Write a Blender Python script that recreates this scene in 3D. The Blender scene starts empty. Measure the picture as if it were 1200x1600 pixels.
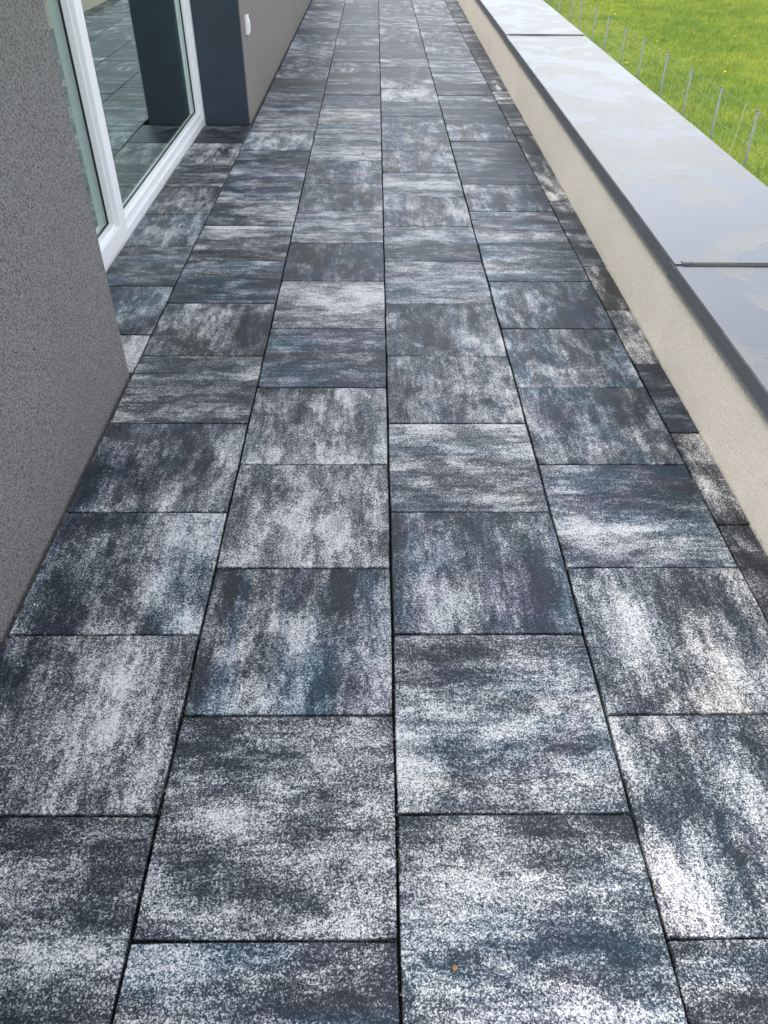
import bpy, bmesh, math, random
import numpy as np
from mathutils import Matrix, Vector
random.seed(7)
rng = np.random.default_rng(11)
S = bpy.context.scene
C = S.collection

# ------------------------------------------------------------------ camera
F_PX, PITCH, YAW, ROLL, EYE = 1213.16, 0.691949, 0.0133947, -0.0080689, 1.53624
fw = Vector((math.sin(YAW)*math.cos(PITCH), math.cos(YAW)*math.cos(PITCH), -math.sin(PITCH)))
rt = Vector((math.cos(YAW), -math.sin(YAW), 0))
dn = fw.cross(rt)
r2 = rt*math.cos(ROLL) + dn*math.sin(ROLL)
d2 = -rt*math.sin(ROLL) + dn*math.cos(ROLL)
cd = bpy.data.cameras.new('camera')
cam = bpy.data.objects.new('camera', cd); C.objects.link(cam)
m = Matrix((r2, -d2, -fw)).transposed().to_4x4(); m.translation = (0, 0, EYE)
cam.matrix_world = m
cd.sensor_fit = 'VERTICAL'; cd.sensor_height = 24; cd.lens = 24*F_PX/1600
cd.clip_start = 0.05; cd.clip_end = 2000
S.camera = cam

# ------------------------------------------------------------------ sky and sun
SUN_EL, SUN_AZ = math.radians(48), math.radians(222)      # azimuth clockwise from +Y
W = bpy.data.worlds.new('World'); S.world = W; W.use_nodes = True
wn, wl = W.node_tree.nodes, W.node_tree.links
wn.clear()
wo = wn.new('ShaderNodeOutputWorld'); bg = wn.new('ShaderNodeBackground')
sky = wn.new('ShaderNodeTexSky'); sky.sky_type = 'NISHITA'; sky.sun_disc = False
sky.sun_elevation = SUN_EL; sky.sun_rotation = SUN_AZ
sky.air_density = 1.0; sky.dust_density = 1.5; sky.ozone_density = 1.0
bg.inputs[1].default_value = 0.13
tc = wn.new('ShaderNodeTexCoord'); cn = wn.new('ShaderNodeTexNoise')
mp = wn.new('ShaderNodeMapping'); mp.inputs['Scale'].default_value = (1, 1, 2.2)
cn.inputs['Scale'].default_value = 2.2; cn.inputs['Detail'].default_value = 7; cn.inputs['Roughness'].default_value = .6
cr = wn.new('ShaderNodeValToRGB'); cr.color_ramp.elements[0].position = .36; cr.color_ramp.elements[1].position = .66
cr.color_ramp.elements[0].color = (.35, .35, .35, 1); cr.color_ramp.elements[1].color = (.92, .92, .92, 1)
mx = wn.new('ShaderNodeMix'); mx.data_type = 'RGBA'; mx.inputs[7].default_value = (9.5, 9.6, 9.8, 1)
wl.new(tc.outputs['Generated'], mp.inputs[0]); wl.new(mp.outputs[0], cn.inputs[0])
wl.new(cn.outputs[0], cr.inputs[0]); wl.new(cr.outputs[0], mx.inputs[0])
wl.new(sky.outputs[0], mx.inputs[6]); wl.new(mx.outputs[2], bg.inputs[0]); wl.new(bg.outputs[0], wo.inputs[0])
sd = bpy.data.lights.new('sun', 'SUN'); sd.energy = 1.4; sd.angle = math.radians(20); sd.color = (1, .96, .9)
so = bpy.data.objects.new('sun', sd); C.objects.link(so)
sv = Vector((math.sin(SUN_AZ)*math.cos(SUN_EL), math.cos(SUN_AZ)*math.cos(SUN_EL), math.sin(SUN_EL)))
so.rotation_euler = sv.to_track_quat('Z', 'Y').to_euler()
S.view_settings.view_transform = 'Standard'; S.view_settings.look = 'None'
S.view_settings.exposure = 1.1; S.view_settings.gamma = 1; S.view_settings.use_curve_mapping = False

# ------------------------------------------------------------------ material helpers
class NT:
    def __init__(s, name):
        s.m = bpy.data.materials.new(name); s.m.use_nodes = True
        s.n = s.m.node_tree.nodes; s.l = s.m.node_tree.links
        s.b = s.n['Principled BSDF']; s.out = s.n['Material Output']
    def new(s, t, **k):
        n = s.n.new(t)
        for a, v in k.items():
            setattr(n, a, v)
        return n
    def put(s, sock, v):
        if hasattr(v, 'is_linked'): s.l.new(v, sock)
        else: sock.default_value = v
    def coord(s, which='Object'):
        return s.new('ShaderNodeTexCoord').outputs[which]
    def math(s, op, a, b=0.0, c=None, clamp=False):
        n = s.new('ShaderNodeMath', operation=op, use_clamp=clamp)
        s.put(n.inputs[0], a); s.put(n.inputs[1], b)
        if c is not None: s.put(n.inputs[2], c)
        return n.outputs[0]
    def scale(s, v, sc, add=None):
        n = s.new('ShaderNodeVectorMath', operation='MULTIPLY_ADD')
        s.put(n.inputs[0], v); s.put(n.inputs[1], sc); s.put(n.inputs[2], add if add is not None else (0, 0, 0))
        return n.outputs[0]
    def noise(s, v, sc, det=4, rough=.55, dist=0.0):
        n = s.new('ShaderNodeTexNoise'); s.put(n.inputs['Vector'], v)
        n.inputs['Scale'].default_value = sc; n.inputs['Detail'].default_value = det
        n.inputs['Roughness'].default_value = rough; n.inputs['Distortion'].default_value = dist
        return n.outputs['Fac']
    def maprange(s, v, a, b, c=0.0, d=1.0, smooth=False):
        n = s.new('ShaderNodeMapRange')
        if smooth: n.interpolation_type = 'SMOOTHSTEP'
        s.put(n.inputs[0], v); s.put(n.inputs[1], a); s.put(n.inputs[2], b); s.put(n.inputs[3], c); s.put(n.inputs[4], d)
        return n.outputs[0]
    def mix(s, f, a, b):
        n = s.new('ShaderNodeMix', data_type='RGBA')
        s.put(n.inputs[0], f)
        for i, v in ((6, a), (7, b)):
            if isinstance(v, tuple) and len(v) == 3: v = v+(1,)
            s.put(n.inputs[i], v)
        return n.outputs[2]
    def mixf(s, f, a, b):
        n = s.new('ShaderNodeMix'); s.put(n.inputs[0], f); s.put(n.inputs[2], a); s.put(n.inputs[3], b)
        return n.outputs[0]
    def bump(s, h, strength, dist):
        n = s.new('ShaderNodeBump'); s.put(n.inputs['Height'], h)
        n.inputs['Strength'].default_value = strength; n.inputs['Distance'].default_value = dist
        s.l.new(n.outputs[0], s.b.inputs['Normal'])
    def mixf_v(s, dr):
        n = s.new('ShaderNodeCombineXYZ'); s.put(n.inputs[0], s.mixf(dr, .55, 1.0)); s.put(n.inputs[1], s.mixf(dr, 1.0, .55)); n.inputs[2].default_value = 1
        return n.outputs[0]
    def base(s, col, rough, metal=0.0, spec=.5):
        if isinstance(col, tuple) and len(col) == 3: col = col+(1,)
        s.put(s.b.inputs['Base Color'], col); s.put(s.b.inputs['Roughness'], rough)
        s.put(s.b.inputs['Metallic'], metal); s.put(s.b.inputs['Specular IOR Level'], spec)
        return s.m

# concrete paving with blasted white grains; object colour = (grain contrast, streak direction, tint, seed)
def mat_paving():
    t = NT('granite_concrete')
    oi = t.new('ShaderNodeObjectInfo')
    sep = t.new('ShaderNodeSeparateColor'); t.l.new(oi.outputs['Color'], sep.inputs[0])
    con, dr, tint, seed = sep.outputs[0], sep.outputs[1], sep.outputs[2], oi.outputs['Alpha']
    cx = t.new('ShaderNodeCombineXYZ'); t.put(cx.inputs[0], t.math('MULTIPLY', seed, 37.0)); t.put(cx.inputs[1], t.math('MULTIPLY', seed, 91.0)); t.put(cx.inputs[2], t.math('MULTIPLY', seed, 13.0))
    P = t.coord()
    sx = t.new('ShaderNodeCombineXYZ')
    t.put(sx.inputs[0], t.mixf(dr, .17, 1.0)); t.put(sx.inputs[1], t.mixf(dr, 1.0, .17)); sx.inputs[2].default_value = 1
    Q = t.scale(P, sx.outputs[0], cx.outputs[0])
    R = t.scale(P, (1, 1, 1), cx.outputs[0])
    streak = t.noise(Q, 13, 7, .68, .12)
    fine = t.noise(t.scale(Q, (1, 1, 1)), 60, 5, .7)
    patch = t.maprange(t.noise(t.scale(R, t.mixf_v(dr)), 10, 8, .72, .2), .48, .545, -.5, .5, True)
    cloud = t.noise(R, 9, 6, .65, .5)
    at = t.new('ShaderNodeAttribute', attribute_name='tone'); tone = at.outputs['Fac']
    d = t.math('ADD', tone, t.math('MULTIPLY', t.math('SUBTRACT', streak, .5), 1.25))
    d = t.math('ADD', d, t.math('MULTIPLY', t.math('SUBTRACT', cloud, .5), .7))
    d = t.math('ADD', d, t.math('MULTIPLY', t.math('SUBTRACT', fine, .5), .75))
    d = t.math('ADD', d, t.math('MULTIPLY', patch, .20))
    d = t.maprange(d, .07, .95, .02, .90)
    vo = t.new('ShaderNodeTexVoronoi', feature='F1'); t.put(vo.inputs['Vector'], R); vo.inputs['Scale'].default_value = 400
    vs = t.new('ShaderNodeSeparateColor'); t.l.new(vo.outputs['Color'], vs.inputs[0])
    n2 = t.maprange(t.noise(R, 190, 4, .75), .28, .72, 0, 1)
    g = t.math('ADD', t.math('MULTIPLY', vs.outputs[0], .55), t.math('MULTIPLY', n2, .45))
    v = t.math('ADD', d, t.math('MULTIPLY', t.math('SUBTRACT', g, .5), t.mixf(con, .9, 1.3)))
    tb = t.noise(R, 4.5, 3, .5, .4)
    tb2 = t.noise(Q, 6.5, 3, .5, .6)
    hue = t.maprange(tb, .48, .62, 0, .85)
    amt = t.math('MULTIPLY', t.maprange(tb2, .38, .58, .1, 1), tint)
    def ramp(stops):
        n = t.new('ShaderNodeValToRGB'); t.put(n.inputs[0], v); e = n.color_ramp.elements
        while len(e) < len(stops): e.new(.5)
        for q, (p, c) in zip(e, stops): q.position = p; q.color = c+(1,)
        return n.outputs[0]
    grey = ramp([(.05, (.009, .011, .015)), (.33, (.033, .037, .045)), (.52, (.125, .135, .150)), (.72, (.36, .362, .365)), (.95, (.62, .605, .585))])
    teal = ramp([(.05, (.006, .018, .030)), (.33, (.022, .046, .070)), (.52, (.088, .130, .165)), (.72, (.30, .345, .375)), (.95, (.58, .595, .60))])
    viol = ramp([(.05, (.012, .012, .028)), (.33, (.042, .040, .070)), (.52, (.138, .134, .178)), (.72, (.345, .335, .375)), (.95, (.60, .585, .60))])
    warmc = ramp([(.05, (.011, .010, .009)), (.33, (.036, .034, .032)), (.52, (.145, .138, .130)), (.72, (.40, .385, .37)), (.95, (.62, .605, .58))])
    warm = t.maprange(t.noise(R, 3.2, 2, .5), .50, .66, 0, 1)
    col = t.mix(t.math('MULTIPLY', warm, t.math('SUBTRACT', 1.0, tint)), grey, warmc)
    col = t.mix(amt, col, t.mix(hue, teal, viol))
    t.base(col, t.maprange(v, .2, .8, .44, .56), 0, .28)
    t.bump(t.math('ADD', t.math('MULTIPLY', vo.outputs['Distance'], .6), n2), .35, .0012)
    return t.m

def mat_simple(name, col, rough, metal=0.0, spec=.5, bsc=None, bstr=.3, bdist=.002, var=.12, vsc=6):
    t = NT(name)
    P = t.coord()
    n = t.noise(P, vsc, 4, .6)
    a = tuple(c*(1-var) for c in col); b = tuple(min(1, c*(1+var)) for c in col)
    t.base(t.mix(t.maprange(n, .3, .7), a, b), rough, metal, spec)
    if bsc: t.bump(t.noise(P, bsc, 4, .65), bstr, bdist)
    return t.m

def mat_stucco(name, col, grain, var, bs, col2=None):
    t = NT(name); P = t.coord()
    vo = t.new('ShaderNodeTexVoronoi', feature='SMOOTH_F1'); t.put(vo.inputs['Vector'], t.scale(P, (1, 1, 1))); vo.inputs['Scale'].default_value = grain
    n = t.noise(P, grain*.9, 5, .7); big = t.noise(P, 1.7, 4, .55)
    h = t.math('SUBTRACT', n, t.math('MULTIPLY', vo.outputs['Distance'], .55))
    a = tuple(c*(1-var) for c in col); b = tuple(c*(1+var) for c in (col2 or col))
    c1 = t.mix(t.maprange(h, .08, .42), a, b)
    c2 = t.mix(t.maprange(big, .35, .65, 0, .25), c1, tuple(c*.8 for c in col))
    t.base(c2, .92, 0, .25); t.bump(h, bs, .004)
    return t.m

def mat_metal_cap():
    t = NT('coated_metal_sheet'); P = t.coord()
    big = t.noise(P, 2.0, 6, .55, .6)
    wet = t.maprange(big, .47, .515, 0, 1, True)
    edge = t.math('MULTIPLY', t.maprange(big, .470, .4925, 0, 1, True), t.maprange(big, .4925, .512, 1, 0, True))
    blot = t.noise(P, 5, 4, .6)
    dry = t.mix(t.maprange(blot, .35, .7), (.195, .192, .184), (.225, .220, .210))
    col = t.mix(wet, dry, (.165, .172, .188))
    t.base(col, t.mixf(wet, .33, .26), .7, .5)
    drops = t.maprange(t.noise(t.scale(P, (1.0, 2.0, 1)), 22, 3, .55), .66, .72, 0, 1, True)
    h = t.math('ADD', t.math('MULTIPLY', wet, .2), t.math('MULTIPLY', edge, .45))
    h = t.math('ADD', h, t.math('MULTIPLY', drops, .35))
    h = t.math('ADD', h, t.math('MULTIPLY', t.noise(P, 3, 2), .8))
    t.bump(h, .45, .0022)
    return t.m

def mat_glass():
    t = NT('window_glass')
    lw = t.new('ShaderNodeLayerWeight'); lw.inputs[0].default_value = .5
    f = t.math('POWER', lw.outputs['Facing'], 2.2)
    f = t.math('MULTIPLY_ADD', f, .88, .12)
    tr = t.new('ShaderNodeBsdfTransparent'); tr.inputs[0].default_value = (.70, .84, .78, 1)
    gl = t.new('ShaderNodeBsdfGlossy'); gl.inputs['Roughness'].default_value = .01; gl.inputs[0].default_value = (.84, .96, .92, 1)
    ms = t.new('ShaderNodeMixShader'); t.put(ms.inputs[0], f)
    t.l.new(tr.outputs[0], ms.inputs[1]); t.l.new(gl.outputs[0], ms.inputs[2]); t.l.new(ms.outputs[0], t.out.inputs[0])
    return t.m

def mat_grass(name):
    t = NT(name); P = t.coord()
    at = t.new('ShaderNodeAttribute', attribute_name='shade')
    big = t.noise(P, .45, 4, .6); mid = t.noise(t.scale(P, (1, 2.2, 1)), 2.4, 4, .6)
    a = t.mix(at.outputs['Fac'], (.035, .085, .007), (.17, .255, .016))
    b = t.mix(at.outputs['Fac'], (.09, .14, .009), (.32, .35, .03))
    c = t.mix(t.maprange(t.math('ADD', t.math('MULTIPLY', big, .5), t.math('MULTIPLY', mid, .5)), .43, .57), a, b)
    t.base(c, .55, 0, .3)
    t.b.inputs['Subsurface Weight'].default_value = 0
    return t.m

def mat_meadow():
    t = NT('meadow_soil'); P = t.coord()
    big = t.noise(P, .45, 4, .6); f = t.noise(t.scale(P, (1, 1.6, 1)), 14, 6, .7)
    c = t.mix(t.maprange(f, .3, .7), (.045, .10, .012), (.20, .30, .035))
    c = t.mix(t.maprange(big, .35, .65, 0, .5), c, (.20, .27, .04))
    t.base(c, .9, 0, .2); t.bump(f, .6, .05)
    return t.m

M = dict(
    paving=mat_paving(),
    bed=mat_simple('dark_joint_bed', (.018, .018, .02), .95, bsc=200, var=.4),
    stucco=mat_stucco('grey_stucco', (.172, .167, .168), 185, .60, 1.0),
    stucco_far=mat_stucco('pale_grey_stucco', (.205, .188, .174), 230, .3, .7),
    cream=mat_stucco('cream_stucco', (.88, .815, .715), 190, .13, .8),
    dark=mat_simple('anthracite_render', (.028, .042, .060), .7, bsc=260, bstr=.25, var=.1),
    white=mat_simple('white_pvc', (.80, .81, .82), .28, var=.02),
    gasket=mat_simple('black_rubber', (.015, .016, .016), .5),
    glass=mat_glass(), cap=mat_metal_cap(),
    fascia=mat_simple('grey_metal_shaded', (.105, .114, .128), .5, 0, .5, bsc=40, bstr=.1, var=.08),  # same metal as the cap, shade of its upright faces put into the colour
    floor=mat_simple('brown_wood_floor', (.15, .105, .065), .35, var=.35, vsc=9),
    plaster=mat_simple('interior_plaster', (.45, .44, .42), .9),
    galv=mat_simple('galvanised_steel', (.15, .175, .165), .7, .1, bsc=90, bstr=.2, var=.25),
    wire=mat_simple('fence_wire', (.34, .37, .36), .5, .4),
    grass=mat_grass('grass_blades'), meadow=mat_meadow(),
    yellow=mat_simple('yellow_petals', (.85, .72, .05), .7), stem=mat_simple('green_stem', (.12, .2, .03), .7),
    cane=mat_simple('dry_cane', (.34, .36, .2), .7), leaf=mat_simple('dry_brown_leaf', (.22, .13, .055), .8, var=.4, vsc=300),
    dirt=mat_simple('dark_crumb', (.02, .02, .02), .9), gravel=mat_simple('grey_gravel', (.2, .19, .17), .95, bsc=50, bstr=.8, bdist=.01, var=.4, vsc=60),
)

# ------------------------------------------------------------------ object helpers
def link(name, me, mat=None, parent=None):
    o = bpy.data.objects.new(name, me); C.objects.link(o)
    if mat is not None: me.materials.append(mat)
    if parent is not None: o.parent = parent
    return o
def tag(o, label=None, cat=None, group=None, kind=None):
    if label: o['label'] = label
    if cat: o['category'] = cat
    if group: o['group'] = group
    if kind: o['kind'] = kind
    return o
def empty(name, loc=(0, 0, 0)):
    o = bpy.data.objects.new(name, None); C.objects.link(o); o.location = loc; o.empty_display_size = .1
    return o
def box(bm, x0, x1, y0, y1, z0, z1, bev=0.0):
    v = [bm.verts.new(p) for p in ((x0,y0,z0),(x1,y0,z0),(x1,y1,z0),(x0,y1,z0),(x0,y0,z1),(x1,y0,z1),(x1,y1,z1),(x0,y1,z1))]
    fs = [bm.faces.new([v[i] for i in q]) for q in ((3,2,1,0),(4,5,6,7),(0,1,5,4),(1,2,6,5),(2,3,7,6),(3,0,4,7))]
    if bev:
        es = list({e for f in fs for e in f.edges})
        bmesh.ops.bevel(bm, geom=es, offset=bev, segments=2, profile=.6, affect='EDGES')
def cyl(bm, p, q, r0, r1=None, n=8):
    p, q = Vector(p), Vector(q); r1 = r0 if r1 is None else r1
    a = (q-p).normalized(); u = a.orthogonal().normalized(); w = a.cross(u)
    A = [bm.verts.new(p+(u*math.cos(t)+w*math.sin(t))*r0) for t in [2*math.pi*i/n for i in range(n)]]
    B = [bm.verts.new(q+(u*math.cos(t)+w*math.sin(t))*r1) for t in [2*math.pi*i/n for i in range(n)]]
    for i in range(n): bm.faces.new((A[i], A[(i+1)%n], B[(i+1)%n], B[i]))
    bm.faces.new(A[::-1]); bm.faces.new(B)
def mesh_of(bm, name='m'):
    me = bpy.data.meshes.new(name); bm.normal_update(); bm.to_mesh(me); bm.free(); return me
def boxes(name, mat, parent, *bs, bev=0.0):
    bm = bmesh.new()
    for b in bs: box(bm, *b, bev=bev)
    return link(name, mesh_of(bm, name), mat, parent)

# ------------------------------------------------------------------ ground
GZ = -1.5
def sheet(name, mat, x0, x1, y0, y1, z, nx=1, ny=1, amp=0):
    xs = np.linspace(x0, x1, nx+1); ys = np.linspace(y0, y1, ny+1)
    vs = [(x, y, z) for y in ys for x in xs]
    fs = [(j*(nx+1)+i, j*(nx+1)+i+1, (j+1)*(nx+1)+i+1, (j+1)*(nx+1)+i) for j in range(ny) for i in range(nx)]
    me = bpy.data.meshes.new(name); me.from_pydata(vs, [], fs)
    return link(name, me, mat)
meadow = tag(sheet('meadow', M['meadow'], -400, 400, -400, 400, GZ), kind='structure')
# terrace slab body with the dark bedding on top; the paving slabs are its pieces
bm = bmesh.new(); box(bm, -1.45, 1.45, -3.0, 20.0, GZ-.1, -.045)
terrace = tag(link('terrace_floor', mesh_of(bm), M['bed']), kind='structure')

# ------------------------------------------------------------------ paving slabs
HALF = .25
def slab_mesh(x0, x1, y0, y1, grid):
    """slab top with a 4 x 4 net carrying the cast-in tone, chamfered rim, sides; origin at its middle"""
    cx, cy = (x0+x1)/2, (y0+y1)/2; hx, hy = (x1-x0)/2, (y1-y0)/2
    c = .0022; rr = .006
    G = np.array(grid, float); N = G.shape[0]-1
    vs, tone = [], []
    for j in range(N+1):
        for i in range(N+1):
            x = -hx+c+(2*hx-2*c)*i/N; y = hy-c-(2*hy-2*c)*j/N
            if i in (0, N) and j in (0, N):
                x -= math.copysign(rr*.35, x); y -= math.copysign(rr*.35, y)
            vs.append((x, y, 0)); tone.append(G[j, i])
    fs = [(j*(N+1)+i, (j+1)*(N+1)+i, (j+1)*(N+1)+i+1, j*(N+1)+i+1) for j in range(N) for i in range(N)]
    ring = [(i, 0) for i in range(N+1)]+[(N, j) for j in range(1, N+1)]+[(i, N) for i in range(N-1, -1, -1)]+[(0, j) for j in range(N-1, 0, -1)]
    top = [j*(N+1)+i for i, j in ring]
    b = len(vs)
    for i, j in ring:
        x = -hx+2*hx*i/N; y = hy-2*hy*j/N
        if i in (0, N) and j in (0, N):
            x -= math.copysign(rr*.3, x); y -= math.copysign(rr*.3, y)
        vs.append((x, y, -c*.9)); tone.append(G[j, i]*.8)
    d = len(vs)
    for k in range(len(ring)):
        x, y, _ = vs[b+k]; vs.append((x, y, -.04)); tone.append(.2)
    n = len(ring)
    for k in range(n):
        k2 = (k+1) % n
        fs.append((top[k], top[k2], b+k2, b+k)); fs.append((b+k, b+k2, d+k2, d+k))
    me = bpy.data.meshes.new('paving_slab'); me.from_pydata(vs, [], fs)
    a = me.attributes.new('tone', 'FLOAT', 'POINT'); a.data.foreach_set('value', tone)
    me.materials.append(M['paving'])
    return me, (cx, cy)
def g5(s):
    r = s.split(); return [[(int(ch)+.3)/9*.92 for ch in (row if len(row) == 5 else row.ljust(5, row[-1]))] for row in r]
def rand_grid():
    base = rng.uniform(.22, .62); ax = rng.random() < .65
    if ax: g = base+rng.normal(0, .15, (5, 1))+rng.normal(0, .08, (5, 5))
    else: g = base+rng.normal(0, .12, (1, 5))+rng.normal(0, .09, (5, 5))
    return np.clip(g, .06, .95), (0.0 if ax else 1.0)
# (column, row): (tones far row first, left to right; streaks 0 across 1 along; grain contrast; tint)
T = {
 (-2,0):("12378 34388 35265 42474 41627",1,1,.8), (-2,-1):("24575 33675 34665 45665 66655",1,.7,.3), (-2,-2):("33333 55444 57655 44434 55544",0,.9,.45),
 (-2,1):("34323 53336 42337 33344 65455",1,.6,.5), (-2,2):("43333 54445 43334 54443 65434",0,.7,.2), (-2,3):("47744 56624 45532 44322 44332",1,.6,.3),
 (-2,4):("44455 54443 33333 22333 33334",0,.3,.9), (-2,5):("88768 56666 45654 33443 33333",0,.5,.3), (-2,6):("65457 46577 34578 54567 23456",0,.2,.6),
 (-2,7):("66655 45455 35443 44445 55555",0,.1,1), (-2,8):("35323 45332 24222 44333 66554",0,.1,1), (-2,9):("66666 56676 66777 77666 56655",1,.1,.9),
 (-2,10):("66655 55566 44555 66666 55555",0,.1,.9), (-2,11):("44444 33444 54454 44334 44444",0,.1,1), (-2,12):("33334 22223 55543 44433 33333",0,.1,.7),
 (-1,-1):("23343 44565 57555 43456 56576",0,1,.35), (-1,-2):("65432 57422 45555 55555 56555",0,.9,.9),
 (-1,0):("23334 33335 34444 24445 47555",1,.5,1), (-1,1):("55454 54645 56656 56763 66765",1,.7,.4), (-1,2):("33576 44665 55665 56656 68787",1,.5,.5),
 (-1,3):("45544 34444 33344 44333 33333",0,.3,1), (-1,4):("45468 78899 67888 56665 44445",0,.4,.2), (-1,5):("33333 22323 32332 33333 43334",1,.2,.9),
 (-1,6):("46544 67665 55666 56555 66666",0,.2,.9), (-1,7):("44365 43366 44444 34335 44356",1,.2,.9), (-1,8):("44365 43366 44474 44454 44356",1,.2,.9), (-1,9):("44444 55555 66777 67777 66666",0,.1,.9),
 (-1,10):("34555 55555 56555 55665 66666",0,.1,.9), (-1,11):("66777 67776 66776 66666 55555",0,.2,.0), (-1,12):("33333 34433 33444 44443 44444",0,.1,.9),
 (0,-1):("54555 42454 77776 84454 65664",0,.8,.7), (0,-2):("33333 56654 54434 55555 55545",0,.8,.75), (0,0):("53435 34337 44325 47423 56434",1,.7,.9),
 (0,1):("57587 55556 65556 43456 44456",0,.6,.8), (0,2):("54444 45558 44565 45546 55465",1,.6,.6), (0,3):("33344 53345 63356 44367 34466",1,.4,.9),
 (0,4):("56644 47654 45555 55665 56665",0,.4,.8), (0,5):("65555 55667 66554 33333 34333",0,.3,.9), (0,6):("86444 86456 55567 34445 54555",1,.2,.9),
 (0,7):("45555 66666 88887 55554 66665",0,.2,.9), (0,8):("44456 44567 44566 45556 44445",1,.1,.9), (0,9):("44443 43454 44654 44544 55555",1,.1,1), (0,10):("44444 33434 63354 64454 55444",1,.1,1),
 (0,11):("55555 44444 44444 33333 43333",0,.1,1), (0,12):("78776 88787 88887 67776 66666",1,.1,.7),
 (1,-1):("66333 74432 43543 76443 75333",1,.9,.6), (1,-2):("45676 34554 56676 45565 55555",0,1,.6), (1,0):("55317 46326 47455 35465 44566",1,1,.5),
 (1,1):("56421 33222 54334 67766 44444",0,.5,.9), (1,2):("53322 63322 52334 34443 44444",1,.4,.9), (1,3):("45433 54433 44443 46544 55433",1,.4,1),
 (1,4):("44333 65422 64422 54322 44322",1,.3,1), (1,5):("33322 44433 64443 75533 44554",0,.3,1), (1,6):("46654 65433 55443 66665 75433",0,.2,1),
 (1,7):("66422 66532 55422 43322 54433",1,.2,1), (1,8):("54432 54322 43322 33222 22222",0,.1,1), (1,9):("33222 66422 33332 44332 33222",0,.1,1),
 (1,10):("55443 65443 54433 65544 33333",1,.1,1), (1,11):("33333 32222 33332 33222 33322",0,.1,1), (1,12):("44433 77765 33332 33222 44433",0,.1,1),
 (2,1):("34455 35545 35556 45566 22334",1,.9,.0), (2,0):("22222 22345 33233 33333 33444",1,.7,.0), (2,2):("22222 33322 22222 22222 22222",0,.3,.5),
 (2,3):("44444 44554 45544 55444 44333",1,.6,.1), (2,4):("44444 34433 43322 32222 22222",1,.4,.2),
 (-3,0):("66777 77777 88888 88888 77777",1,.8,.1), (-3,1):("33353 44457 34555 34433 22233",1,.3,.8), (-3,2):("44555 44444 33344 34443 33333",0,.2,.9),
 (-3,3):("44445 44555 45655 55555 45555",1,.2,.8), (-3,4):("22222 24453 35644 46654 55555",1,.3,.0), (-3,5):("66555 33333 44555 33344 44444",0,.2,.1), (-3,6):("65554 55655 55645 55544 55555",1,.2,.1), (-3,7):("33333 33443 33333 22222 22222",0,.1,.4),
}
GAP = .0028
XL = [-.958, -.458, .042, .542, 1.042]
shared = []
for _ in range(8):
    gr, dr = rand_grid(); shared.append((slab_mesh(-HALF+GAP, HALF-GAP, -HALF+GAP, HALF-GAP, gr)[0], dr))
def put_slab(col, k, x0, x1, y0, y1):
    key = (col, k)
    full = abs((x1-x0)-.5) < 1e-4 and abs((y1-y0)-.5) < 1e-4
    if key in T:
        s, dr, con, tint = T[key]; me, c = slab_mesh(x0+GAP, x1-GAP, y0+GAP, y1-GAP, g5(s))
    elif full:
        me, dr = random.choice(shared); c = ((x0+x1)/2, (y0+y1)/2); con, tint = random.uniform(.1, .5), random.uniform(.5, 1)
    else:
        gr, dr = rand_grid(); me, c = slab_mesh(x0+GAP, x1-GAP, y0+GAP, y1-GAP, gr); con, tint = .3, .5
    o = link('paving_slab', me, None, terrace)
    o.location = (c[0]+random.uniform(-.0007, .0007), c[1]+random.uniform(-.0008, .0008), random.uniform(-.0013, .0013))
    o.rotation_euler = (random.uniform(-.0012, .0012), random.uniform(-.0012, .0012), random.uniform(-.0012, .0012))
    o.color = (con, dr, tint, random.random())
PX = lambda x, y: x+.0075*y                  # the parapet runs very slightly outwards
for ci in range(4):
    col = ci-2; ph = 1.355 if col in (-2, 0) else 1.105
    for k in range(-5, 37):
        y0 = ph+.5*k
        if y0 < -1.2 or y0+.5 > 19.95: continue
        put_slab(col, k, XL[ci], XL[ci+1], y0, y0+.5)
for k in range(-4, 37):                       # cut strip along the parapet
    y0 = 1.295+.5*k
    if y0+.5 < 19.95: put_slab(2, k, 1.042, PX(1.137, y0), y0, y0+.5)
for k in range(0, 8):                         # recess in front of the window
    y0 = 2.54+.5*k; put_slab(-3, k, -1.327, -.958, max(y0, 2.716), min(y0+.5, 6.64))

# ------------------------------------------------------------------ house
house = tag(empty('house', (-1.3, 3, 0)), 'grey stuccoed house wall with a recessed floor level window on the left', 'house')
inv = Matrix.Translation((1.3, -3, 0))
def hb(name, mat, *bs, bev=0.0, parent=None):
    o = boxes(name, mat, None, *bs, bev=bev)
    p = parent or house
    o.parent = p
    o.matrix_parent_inverse = Matrix.Translation(p_loc(p)).inverted()
    return o
def p_loc(p):
    l = p.location.copy()
    return l if p.parent is None else l
WX = -.972
hb('near_wall', M['stucco'], (WX-.34, WX, -.6, 2.712, -.04, 3.0), bev=.004)
hb('far_wall', M['stucco_far'], (-1.40, -.984, 6.652, 20, -.04, 3.0), bev=.004)['label'] = 'paler grey stucco wall beyond the recess'
hb('reveal_panel', M['dark'], (-1.398, -.990, 6.632, 6.650, -.02, 3.0), bev=.002)['label'] = 'smooth anthracite end wall of the recess'
hb('lintel', M['stucco'], (-1.40, WX-.01, 2.714, 6.630, 2.32, 3.0))
hb('inner_floor', M['floor'], (-6, -1.41, .2, 9, -.04, .02))
hb('inner_wall', M['plaster'], (-6.1, -6, .2, 9, 0, 2.7), (-6, -1.41, 8.9, 9, .02, 2.7), (-6, -1.41, .2, .3, .02, 2.7))
hb('inner_ceiling', M['plaster'], (-6, -1.41, .3, 8.9, 2.6, 2.7))
hb('roof', M['fascia'], (-7, WX-.02, -.6, 20, 3.002, 3.2))
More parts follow.
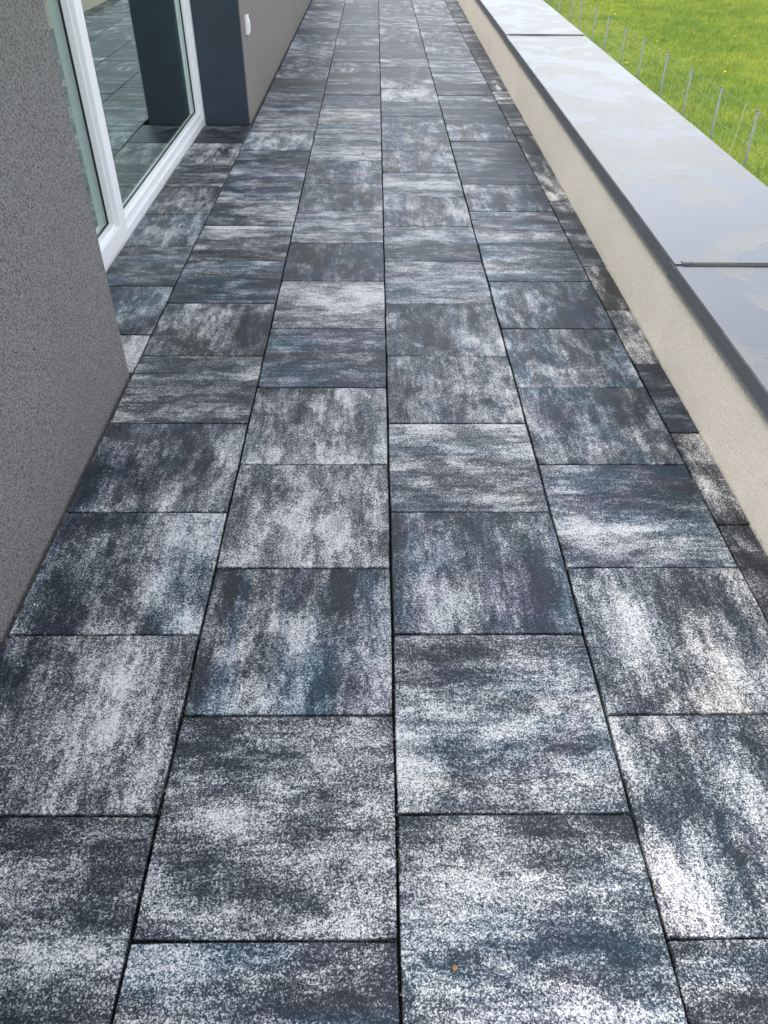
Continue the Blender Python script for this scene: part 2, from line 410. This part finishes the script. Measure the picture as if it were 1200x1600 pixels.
hb('outer_wall', M['stucco'], (-7, -6.2, -.6, 20, GZ, 3.0), (-6.2, -1.33, -.6, -.4, GZ, 3.0), (-6.2, -1.45, 19.8, 20, GZ, 3.0))
win = empty('window', (-1.36, 4.2, 0)); win.parent = house; win.matrix_parent_inverse = Matrix.Translation((1.3, -3, 0))
def wb(name, mat, *bs, bev=.0025):
    o = boxes(name, mat, None, *bs, bev=bev); o.parent = win; o.matrix_parent_inverse = Matrix.Translation((1.36, -4.2, 0)); return o
Fx, Bx = -1.331, -1.40
# outer frame: sill rail, head, jambs, mullion
wb('frame', M['white'], (Bx, Fx, 2.72, 6.628, -.03, .042), (Bx, Fx, 2.72, 6.628, 2.24, 2.315), (Bx, Fx, 2.72, 2.79, .042, 2.24), (Bx, Fx, 6.575, 6.628, .042, 2.24), (Bx, Fx, 4.115, 4.185, .042, 2.24))
# fixed light glazing frame, stepped back
wb('sash', M['white'], (Bx+.005, Fx-.013, 4.187, 6.573, .044, .082), (Bx+.005, Fx-.013, 4.187, 6.573, 2.20, 2.238), (Bx+.005, Fx-.013, 4.187, 4.225, .082, 2.20), (Bx+.005, Fx-.013, 6.535, 6.573, .082, 2.20))
# opening leaf, proud of the frame
wb('sash', M['white'], (Bx+.005, Fx+.016, 2.795, 4.112, .030, .112), (Bx+.005, Fx+.016, 2.795, 4.112, 2.17, 2.25), (Bx+.005, Fx+.016, 2.795, 2.875, .112, 2.17), (Bx+.005, Fx+.016, 4.030, 4.112, .112, 2.17))
def rim(y0, y1, z0, z1, w, x0, x1):
    return [(x0, x1, y0, y1, z0, z0+w), (x0, x1, y0, y1, z1-w, z1), (x0, x1, y0, y0+w, z0+w, z1-w), (x0, x1, y1-w, y1, z0+w, z1-w)]
wb('glazing_bead', M['white'], *rim(4.2255, 6.5345, .0825, 2.1995, .014, Fx-.050, Fx-.026), bev=.002)
wb('glazing_bead', M['white'], *rim(2.8755, 4.0295, .1125, 2.1695, .014, Fx-.041, Fx-.006), bev=.002)
wb('gasket', M['gasket'], *rim(4.240, 6.520, .097, 2.185, .005, Fx-.0505, Fx-.045), bev=0)
wb('gasket', M['gasket'], *rim(2.890, 4.015, .127, 2.155, .005, Fx-.0415, Fx-.036), bev=0)
wb('pane', M['glass'], (Fx-.056, Fx-.050, 4.23, 6.53, .087, 2.195), bev=0)
wb('pane', M['glass'], (Fx-.047, Fx-.041, 2.88, 4.025, .117, 2.165), bev=0)

# small white socket box on the far wall
sk = tag(empty('wall_socket', (-.984, 6.89, .62)), 'small white socket cover on the pale wall beyond the window recess', 'socket')
bm = bmesh.new(); box(bm, 0, .022, -.042, .042, -.062, .062, bev=.004); link('cover_plate', mesh_of(bm), M['white'], sk)
bm = bmesh.new(); box(bm, .0225, .030, -.030, .030, -.045, .030, bev=.003); link('hinged_lid', mesh_of(bm), M['white'], sk)

# ------------------------------------------------------------------ parapet
par = tag(empty('parapet_wall', (0, 0, 0)), 'long low cream stucco parapet wall with a wide grey metal capping', 'wall')
par.rotation_euler.z = -.0075
bm = bmesh.new(); box(bm, 1.137, 1.80, -3, 20, GZ-.05, .370, bev=.003)
link('wall_body', mesh_of(bm), M['cream'], par)
def cap_sheet(y0, y1, lift):
    X0, X1, zt, dp, th = 1.117, 1.838, .377+lift, .056, .0025
    prof = [(X0-.003, zt-dp-.003), (X0-.001, zt-dp+.002), (X0, zt-.004), (X0+.004, zt), (X0+.18, zt-.001), (X0+.355, zt-.002), (X0+.53, zt-.001), (X1-.004, zt), (X1, zt-.004), (X1, zt-dp)]
    inner = [(X0+th-.003, zt-dp-.004), (X0+th, zt-dp), (X0+th, zt-.006), (X0+.006, zt-th), (X0+.18, zt-.001-th), (X0+.355, zt-.002-th), (X0+.53, zt-.001-th), (X1-.006, zt-th), (X1-th, zt-.006), (X1-th, zt-dp)]
    ring = prof+inner[::-1]
    n = max(2, int((y1-y0)/.25)); vs, fs = [], []
    for j in range(n+1):
        y = y0+(y1-y0)*j/n
        for (x, z) in ring:
            wob = .0007*math.sin(y*2.3+x*5)+.0005*math.sin(y*5.1-x*9)
            vs.append((x, y, z+(wob if z > zt-.01 else 0)))
    R = len(ring)
    for j in range(n):
        for i in range(R):
            a = j*R+i; b = j*R+(i+1) % R; fs.append((a, a+R, b+R, b))
    P = len(prof)
    for j in (0, n):
        for i in range(P-1):
            q = (j*R+i, j*R+i+1, j*R+R-2-i, j*R+R-1-i); fs.append(q if j == 0 else q[::-1])
    me = bpy.data.meshes.new('cap_sheet'); me.from_pydata(vs, [], fs); me.materials.append(M['cap']); me.materials.append(M['fascia'])
    for f in me.polygons:
        f.use_smooth = False
        if abs(f.normal.z) < .5 and abs(f.normal.y) < .5 or max(me.vertices[v].co.z for v in f.vertices) < zt-.04: f.material_index = 1  # upright faces and hem get the metal with shade in its colour
    bm = bmesh.new(); bm.from_mesh(me); bmesh.ops.recalc_face_normals(bm, faces=bm.faces); bm.to_mesh(me); bm.free()
    return link('cap_sheet', me, None, par)
cap_sheet(-3.0, 2.93, 0)
cap_sheet(2.885, 8.22, .0055)
cap_sheet(8.175, 13.3, .011)
cap_sheet(13.25, 20.0, .0165)
# raised folded lips along the joints
for y, z in ((2.899, .3828), (8.189, .3883), (13.264, .3938)):
    bm = bmesh.new(); box(bm, 1.150, 1.822, y-.006, y+.012, z-.001, z+.0025, bev=.001); link('seam_lip', mesh_of(bm), M['cap'], par)
    bm = bmesh.new(); box(bm, 1.150, 1.822, y-.025, y-.0145, z-.0060, z-.0030); link('seam_groove_strip', mesh_of(bm), M['gasket'], par)  # black strip laid below the lip, draws the dark groove of the joint
    bm = bmesh.new(); box(bm, 1.1135, 1.1165, y-.04, y+.02, .325, .374, bev=.001); link('joint_plate', mesh_of(bm), M['fascia'], par)
# ragged render bead under the drip edge
bm = bmesh.new(); y = -.5
while y < 9:
    l = random.uniform(.012, .03)
    if random.random() < .75:
        h = random.uniform(.002, .006); box(bm, 1.1215, 1.1365, y, y+l, .317-h, .325)
    y += l+random.uniform(.004, .02)
b_ = link('render_bead', mesh_of(bm), M['cream'], par); b_['kind'] = 'stuff'

# ------------------------------------------------------------------ fence
fence = tag(empty('wire_fence', (4.27, 9.44, GZ)), 'thin galvanised wire mesh fence with round posts at the meadow edge', 'fence')
bm = bmesh.new(); cyl(bm, (0, 0, -.15), (0, 0, .99), .0135, n=10); cyl(bm, (0, 0, .99), (0, 0, 1.005), .017, .013, n=10)
post_me = mesh_of(bm, 'post'); post_me.materials.append(M['galv'])
for f in post_me.polygons: f.use_smooth = len(f.vertices) == 4
bm = bmesh.new()
box(bm, -.014, .045, -.007, .007, .945, .965)
br_me = mesh_of(bm, 'bracket'); br_me.materials.append(M['galv'])
SP = 1.19; ny0 = -3; ny1 = 13
for i in range(ny0, ny1+1):
    o = link('post', post_me, None, fence); o.location = (random.uniform(-.012, .012), i*SP+random.uniform(-.03, .03), 0)
    o.rotation_euler = (random.uniform(-.035, .035), random.uniform(-.035, .035), 0)
    b = link('wire_bracket', br_me, None, o)
def wire(bm, p, q, r): cyl(bm, p, q, r, n=4)
for z in (.955, .80, .62, .45, .29, .14):
    bm = bmesh.new()
    for i in range(ny0, ny1): 
        y0, y1 = i*SP, (i+1)*SP
        zm = z-.006*random.random()
        wire(bm, (.022, y0, z), (.022, (y0+y1)/2, zm), .0010); wire(bm, (.022, (y0+y1)/2, zm), (.022, y1, z), .0010)
    link('line_wire', mesh_of(bm), M['wire'], fence)
bm = bmesh.new(); y = ny0*SP
while y < ny1*SP:
    wire(bm, (.024, y, .02), (.024, y+random.uniform(-.004, .004), .955), .0009); y += .15
st = link('stay_wire', mesh_of(bm), M['wire'], fence); st['kind'] = 'stuff'
bm = bmesh.new(); cyl(bm, (0, 0, 0), (.03, -.05, .48), .006, .005, n=6); cyl(bm, (.03, -.05, .48), (.035, -.10, .92), .005, .004, n=6)
cn_ = tag(link('garden_cane', mesh_of(bm), M['cane']), 'thin pale dry cane standing in the grass by the wire fence', 'cane'); cn_.location = (4.36, 10.25, GZ)

# ------------------------------------------------------------------ grass
def grass(name, n, xr, yr, hr, wr, lean, ybias=1.0):
    x = rng.uniform(*xr, n); y = yr[0]+(yr[1]-yr[0])*rng.random(n)**ybias
    clump = np.sin(x*3.1+np.sin(y*2.3)*2)*np.sin(y*2.7+np.cos(x*1.9)*2)
    clump2 = np.sin(x*9.7+y*3.3)*np.sin(y*11.3-x*4.1)
    h = rng.uniform(*hr, n)*(1+.35*clump+.25*clump2)
    a = rng.uniform(0, 2*np.pi, n); w = rng.uniform(*wr, n)
    ld = rng.normal(.9, 1.0, n); la = rng.uniform(.1, lean, n)*h
    P = np.empty((n, 3, 3), np.float32)
    P[:, 0] = np.stack([x-np.cos(a)*w, y-np.sin(a)*w, np.full(n, GZ-.005)], 1)
    P[:, 1] = np.stack([x+np.cos(a)*w, y+np.sin(a)*w, np.full(n, GZ-.005)], 1)
    P[:, 2] = np.stack([x+np.cos(ld)*la, y+np.sin(ld)*la, GZ+h], 1)
    me = bpy.data.meshes.new(name)
    me.vertices.add(3*n); me.vertices.foreach_set('co', P.ravel())
    me.loops.add(3*n); me.loops.foreach_set('vertex_index', np.arange(3*n, dtype=np.int32))
    me.polygons.add(n); me.polygons.foreach_set('loop_start', np.arange(0, 3*n, 3, dtype=np.int32))
    me.polygons.foreach_set('loop_total', np.full(n, 3, np.int32))
    me.update(calc_edges=True)
    s = np.clip(rng.beta(2, 2.2, n)+.12*clump2, 0, 1)
    at = me.attributes.new('shade', 'FLOAT', 'FACE'); at.data.foreach_set('value', s.astype(np.float32))
    return tag(link(name, me, M['grass']), kind='stuff', cat='grass')
tag(grass('meadow_grass', 420000, (2.2, 15), (4, 34), (.035, .095), (.003, .007), 1.2, .9), 'short bright green meadow grass beyond the wire fence')
tag(grass('tall_grass', 45000, (3.75, 4.75), (5, 26), (.08, .20), (.002, .005), .8), 'longer rough grass growing along the foot of the wire fence')
# dandelions
bm = bmesh.new(); cyl(bm, (0, 0, 0), (0, 0, .012), .008, .020, n=10); cyl(bm, (0, 0, .012), (0, 0, .018), .020, .006, n=10); hd = mesh_of(bm, 'flower_head'); hd.materials.append(M['yellow'])
bm = bmesh.new(); cyl(bm, (0, 0, 0), (0, 0, .13), .0025, .002, n=5); sm = mesh_of(bm, 'stem'); sm.materials.append(M['stem'])
DL = [(4.65, 11.6, 'yellow dandelion flower low beside the fence posts, nearest of those along the fence'), (4.75, 15.2, 'yellow dandelion flower farther up the fence line in longer grass'),
      (4.9, 17.3, 'yellow dandelion flower farthest along the fence line'), (6.6, 16.5, 'lone yellow dandelion flower out in the middle of the open meadow'), (6.2, 19.8, 'yellow dandelion flower in the far meadow, left of the open middle'),
      (6.3, 24, 'tiny yellow dandelion flower by the top edge of the meadow'), (8.2, 20.5, 'yellow dandelion flower at the upper right of the meadow'), (7.1, 14.1, 'yellow dandelion flower at the right edge of the meadow')]
for (x, y, lab) in DL:
    d = tag(empty('dandelion', (x, y, GZ)), lab, 'flower', 'dandelions in the meadow')
    s_ = link('stem', sm, None, d); h_ = link('flower_head', hd, None, d); h_.location.z = .13
    d.rotation_euler = (random.uniform(-.2, .2), random.uniform(-.2, .2), 0)

# crumbs lying on the paving
def crumb(name, loc, size, mat, label, cat):
    bm = bmesh.new(); bmesh.ops.create_icosphere(bm, subdivisions=2, radius=size)
    for v in bm.verts: v.co *= 1+random.uniform(-.3, .3); v.co.z *= .35
    o = tag(link(name, mesh_of(bm), mat), label, cat); o.location = loc; return o
crumb('dry_leaf', (.142, .555, .004), .005, M['leaf'], 'tiny curled brown leaf scrap lying on the nearest pale slab', 'leaf')
crumb('pebble', (-.09, 5.77, .004), .009, M['dirt'], 'small dark pebble on a pale blue slab in the distance', 'pebble')

# grit caught in the joints
def grit():
    vs, fs = [], []
    def grain(x, y, z, r):
        b = len(vs); a0 = random.random()*6
        for k in range(4): vs.append((x+r*math.cos(a0+k*1.57)*random.uniform(.6, 1.2), y+r*math.sin(a0+k*1.57)*random.uniform(.6, 1.2), z-r*.3))
        vs.append((x, y, z+r*.6))
        for k in range(4): fs.append((b+k, b+(k+1) % 4, b+4))
    for x in XL:
        n = 260
        for _ in range(n):
            y = .4+4.2*random.random()**1.3
            if math.sin(y*7+x*11)+math.sin(y*2.9+x*3) > .1: grain(x+random.gauss(0, .0022), y, random.uniform(-.010, -.002), random.uniform(.0008, .0022))
    for ci in range(4):
        ph = 1.355 if ci in (0, 2) else 1.105
        for k in range(-2, 7):
            for _ in range(40): grain(random.uniform(XL[ci], XL[ci+1]), ph+.5*k+random.gauss(0, .002), random.uniform(-.010, -.002), random.uniform(.0008, .0020))
    for _ in range(500):
        y = .5+6*random.random()**1.3; grain(PX(1.137, y)-abs(random.gauss(0, .006))-.001, y, .001, random.uniform(.0008, .0025))
    for _ in range(350):
        y = .5+2.2*random.random(); grain(-.957+abs(random.gauss(0, .006)), y, .001, random.uniform(.0008, .0022))
    me = bpy.data.meshes.new('joint_grit'); me.from_pydata(vs, [], fs)
    return tag(link('joint_grit', me, M['gravel']), 'fine pale grit caught in the joints between the slabs', 'grit', kind='stuff')
grit()
